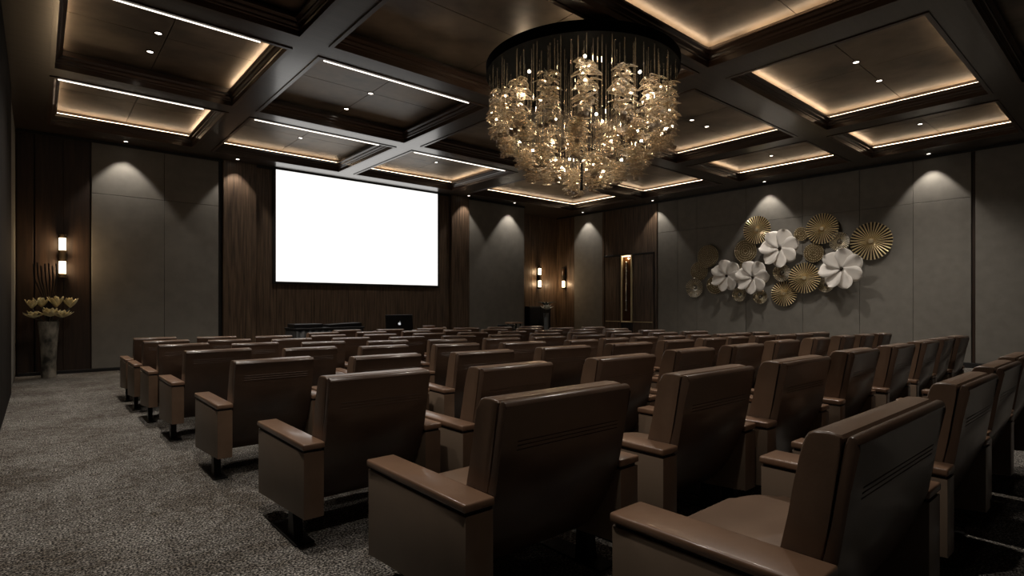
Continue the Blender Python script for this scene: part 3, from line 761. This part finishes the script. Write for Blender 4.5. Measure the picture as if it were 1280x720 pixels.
def wall_flower(y, z, R_, depth, rot, lab):
    r = empty('wall_flower', (XR-.046, y, z), 0, lab, 'wall art', 'white flowers of the wall sculpture'); r.rotation_euler = (0, -PI/2, 0)
    n = 7
    for ring, (rr, sc, dz) in enumerate(((1.0, 1.0, 0),)):
        for k in range(n if ring == 0 else 5):
            a = rot + 2*PI*(k + .3*ring)/(n if ring == 0 else 5)
            bm = bmesh.new(); rows = []
            L = R_*rr; w = R_*.42
            for t in (0, .15, .3, .45, .58, .70, .80, .88, .94, .98, 1):
                row = []
                for j in range(5):
                    s = (j-2)/2
                    ww = w*min(1, .30+1.5*t)*max(.02, 1-max(0, (t-.58)/.42)**2)**.5
                    u = .02 + L*t
                    px, py = u, s*ww
                    sk = a + .25*t          # the petals sweep like a pinwheel
                    pz = depth + dz + .05*s*min(1, t*3) + .05*t*t + .012*s*s
                    row.append(bm.verts.new((px*math.cos(sk)-py*math.sin(sk), px*math.sin(sk)+py*math.cos(sk), pz)))
                rows.append(row)
            for p, q in zip(rows, rows[1:]):
                for j in range(4): bm.faces.new((p[j], p[j+1], q[j+1], q[j]))
            o = obj('petal', bm, M['porcelain'], r, True); solid(o, .004)
    bm = bmesh.new(); bmesh.ops.create_uvsphere(bm, u_segments=14, v_segments=10, radius=R_*.09, matrix=Matrix.Translation((0, 0, depth+.02)) ); obj('centre', bm, M['gold_dark'], r, True)
    bm = bmesh.new(); tube(bm, [(0, 0, 0), (0, 0, depth+.03)], .02, 8); obj('mount', bm, M['steel'], r)
wall_flower(6.050, 2.630, .454, .20, .3, 'white metal flower, upper one in the middle of the wall sculpture')
wall_flower(7.423, 2.014, .403, .20, .8, 'white metal flower, leftmost of the four')
wall_flower(6.690, 1.944, .409, .26, .1, 'white metal flower, lower one touching the leftmost flower')
wall_flower(4.676, 2.061, .446, .20, .5, 'white metal flower, rightmost and largest, below the biggest gold disc')

# ================================================================= FRONT OF THE ROOM: tables, laptop
def table(name, x, y, rz, w, d, h, lab, m, skirt=True):
    r = empty(name, (x, y, 0), rz, lab, 'table')
    bm = bmesh.new(); box(bm, -w/2, w/2, -d/2, d/2, h-.035, h, .006, 2); obj('table_top', bm, m, r)
    if skirt:
        bm = bmesh.new(); n = 40
        for a, b in (((-w/2+.02, -d/2+.02), (w/2-.02, -d/2+.02)), ((-w/2+.02, d/2-.02), (-w/2+.02, -d/2+.02)), ((w/2-.02, -d/2+.02), (w/2-.02, d/2-.02))):
            pv = None
            for i in range(n+1):
                t = i/n; px, py = a[0]+(b[0]-a[0])*t, a[1]+(b[1]-a[1])*t
                f = .008*math.sin(i*1.7); dx, dy = (b[1]-a[1]), -(b[0]-a[0]); l = math.hypot(dx, dy)
                px += dx/l*f; py += dy/l*f
                v = (bm.verts.new((px, py, h-.036)), bm.verts.new((px+dx/l*f, py+dy/l*f, .02)))
                if pv: bm.faces.new((pv[0], v[0], v[1], pv[1]))
                pv = v
        solid(obj('skirt', bm, M['black'], r, True), .003)
    for sx in (-1, 1):
        for sy_ in (-1, 1):
            bm = bmesh.new(); tube(bm, [(sx*(w/2-.06), sy_*(d/2-.06), 0), (sx*(w/2-.06), sy_*(d/2-.06), h-.036)], .02, 8); obj('leg', bm, M['steel'], r)
    return r
TABLES = 1
table('draped_table', 4.43, 11.0, 0, 1.42, .6, .80, 'long low black draped table in front of the screen wall', M['black'])
r = empty('equipment_case', (4.02, 10.98, .80), 0, 'flat black case on the left half of the draped table', 'case')
bm = bmesh.new(); box(bm, -.28, .28, -.2, .2, .001, .075, .012, 2); obj('body', bm, M['black_gloss'], r)
bm = bmesh.new(); box(bm, -.09, .09, -.215, -.199, .03, .042, .003, 1); obj('handle', bm, M['steel'], r)
r = empty('equipment_case', (4.78, 10.98, .80), 0, 'wedge shaped black case on the right half of the draped table', 'case')
bm = bmesh.new(); prism_x(bm, [(-.2, .001), (.2, .001), (.2, .05), (-.2, .05)], -.36, .34)
for v in bm.verts:
    if v.co.z > .04: v.co.z += .03*(v.co.x+.36)/.7
bmesh.ops.bevel(bm, geom=bm.edges[:], offset=.006, segments=2, affect='EDGES')
obj('body', bm, M['black_gloss'], r)
table('presenter_table', 5.75, 9.75, 0, 1.5, .6, .735, 'wooden presenter table carrying the laptop', M['leather'], False)
r = empty('laptop', (5.42, 9.76, .735), 0, 'open black laptop with a pale logo on its lid', 'laptop')
bm = bmesh.new(); box(bm, -.28, .28, -.02, .22, .002, .022, .006, 2); obj('base', bm, M['black_gloss'], r)
ld = bm = bmesh.new(); box(bm, -.30, .30, -.006, .006, 0, .30, .005, 2)
lid = obj('lid', bm, M['black_gloss'], r); lid.location = (0, -.025, .018); lid.rotation_euler = (math.radians(-6), 0, 0)
lg = bmesh.new()
# pale apple shaped mark: two lobes, a bite on the right and a leaf above
out = []
for k in range(28):
    a = 2*PI*k/28
    rr = .030*(1 - .10*math.cos(2*a+PI) * (1 if True else 0))
    x, z = rr*math.cos(a)*.95, rr*math.sin(a)
    if z > .018: z -= .009*math.exp(-(x/.008)**2)
    if z < -.018: z += .004*math.exp(-(x/.008)**2)
    d = math.hypot(x-.036, z-.003)
    if d < .017: x -= (.017-d)*.9
    out.append((x, z))
f = lg.faces.new([lg.verts.new((x, -.0075, z+.125)) for x, z in out])
lg.faces.new([lg.verts.new((x, -.0075, z)) for x, z in ((.001, .158), (.004, .169), (.013, .175), (.011, .163))])
obj('logo', lg, M['logo'], lid)
r = empty('small_box', (6.02, 9.62, .735), 0, 'small tan box beside the laptop', 'box')
bm = bmesh.new(); box(bm, -.10, .10, -.07, .07, .001, .085, .008, 2); obj('body', bm, M['cap'], r)
bm = bmesh.new(); box(bm, -.104, .104, -.074, .074, .070, .092, .006, 2); obj('box_lid', bm, M['leather'], r)

def round_chair(x, y, rz, lab, m):
    r = empty('lounge_chair', (x, y, 0), rz, lab, 'chair', 'small chairs beside the presenter area')
    bm = bmesh.new(); lathe(bm, [(0, .36), (.24, .36), (.27, .39), (.27, .45), (.24, .48), (0, .485)], 28); obj('seat', bm, m, r, True)
    bm = bmesh.new()
    for z in (.52, .62, .72):
        tube(bm, [(.27*math.cos(a), .27*math.sin(a), z) for a in [PI*(1.02+.96*k/14) for k in range(15)]], .028, 8)
    for k in (0, 7, 14):
        a = PI*(1.02+.96*k/14); tube(bm, [(.25*math.cos(a), .25*math.sin(a), .42), (.27*math.cos(a), .27*math.sin(a), .74)], .016, 8)
    obj('backrest', bm, m, r, True)
    for k in range(4):
        a = PI/4+PI/2*k; bm = bmesh.new(); tube(bm, [(.20*math.cos(a), .20*math.sin(a), .37), (.25*math.cos(a), .25*math.sin(a), 0)], [.016, .011], 8); obj('leg', bm, M['steel'], r)
    return r
round_chair(6.75, 10.6, .1, 'small brown chair to the right of the laptop', M['leather'])
round_chair(9.15, 11.0, .2, 'small black curved back chair in front of the grey panel right of the screen', M['black_gloss'])
table('side_table', 9.75, 11.3, 0, .4, .3, .78, 'small pale topped side table next to the black chair', M['cap'], False)
bpy.context.view_layer.update()
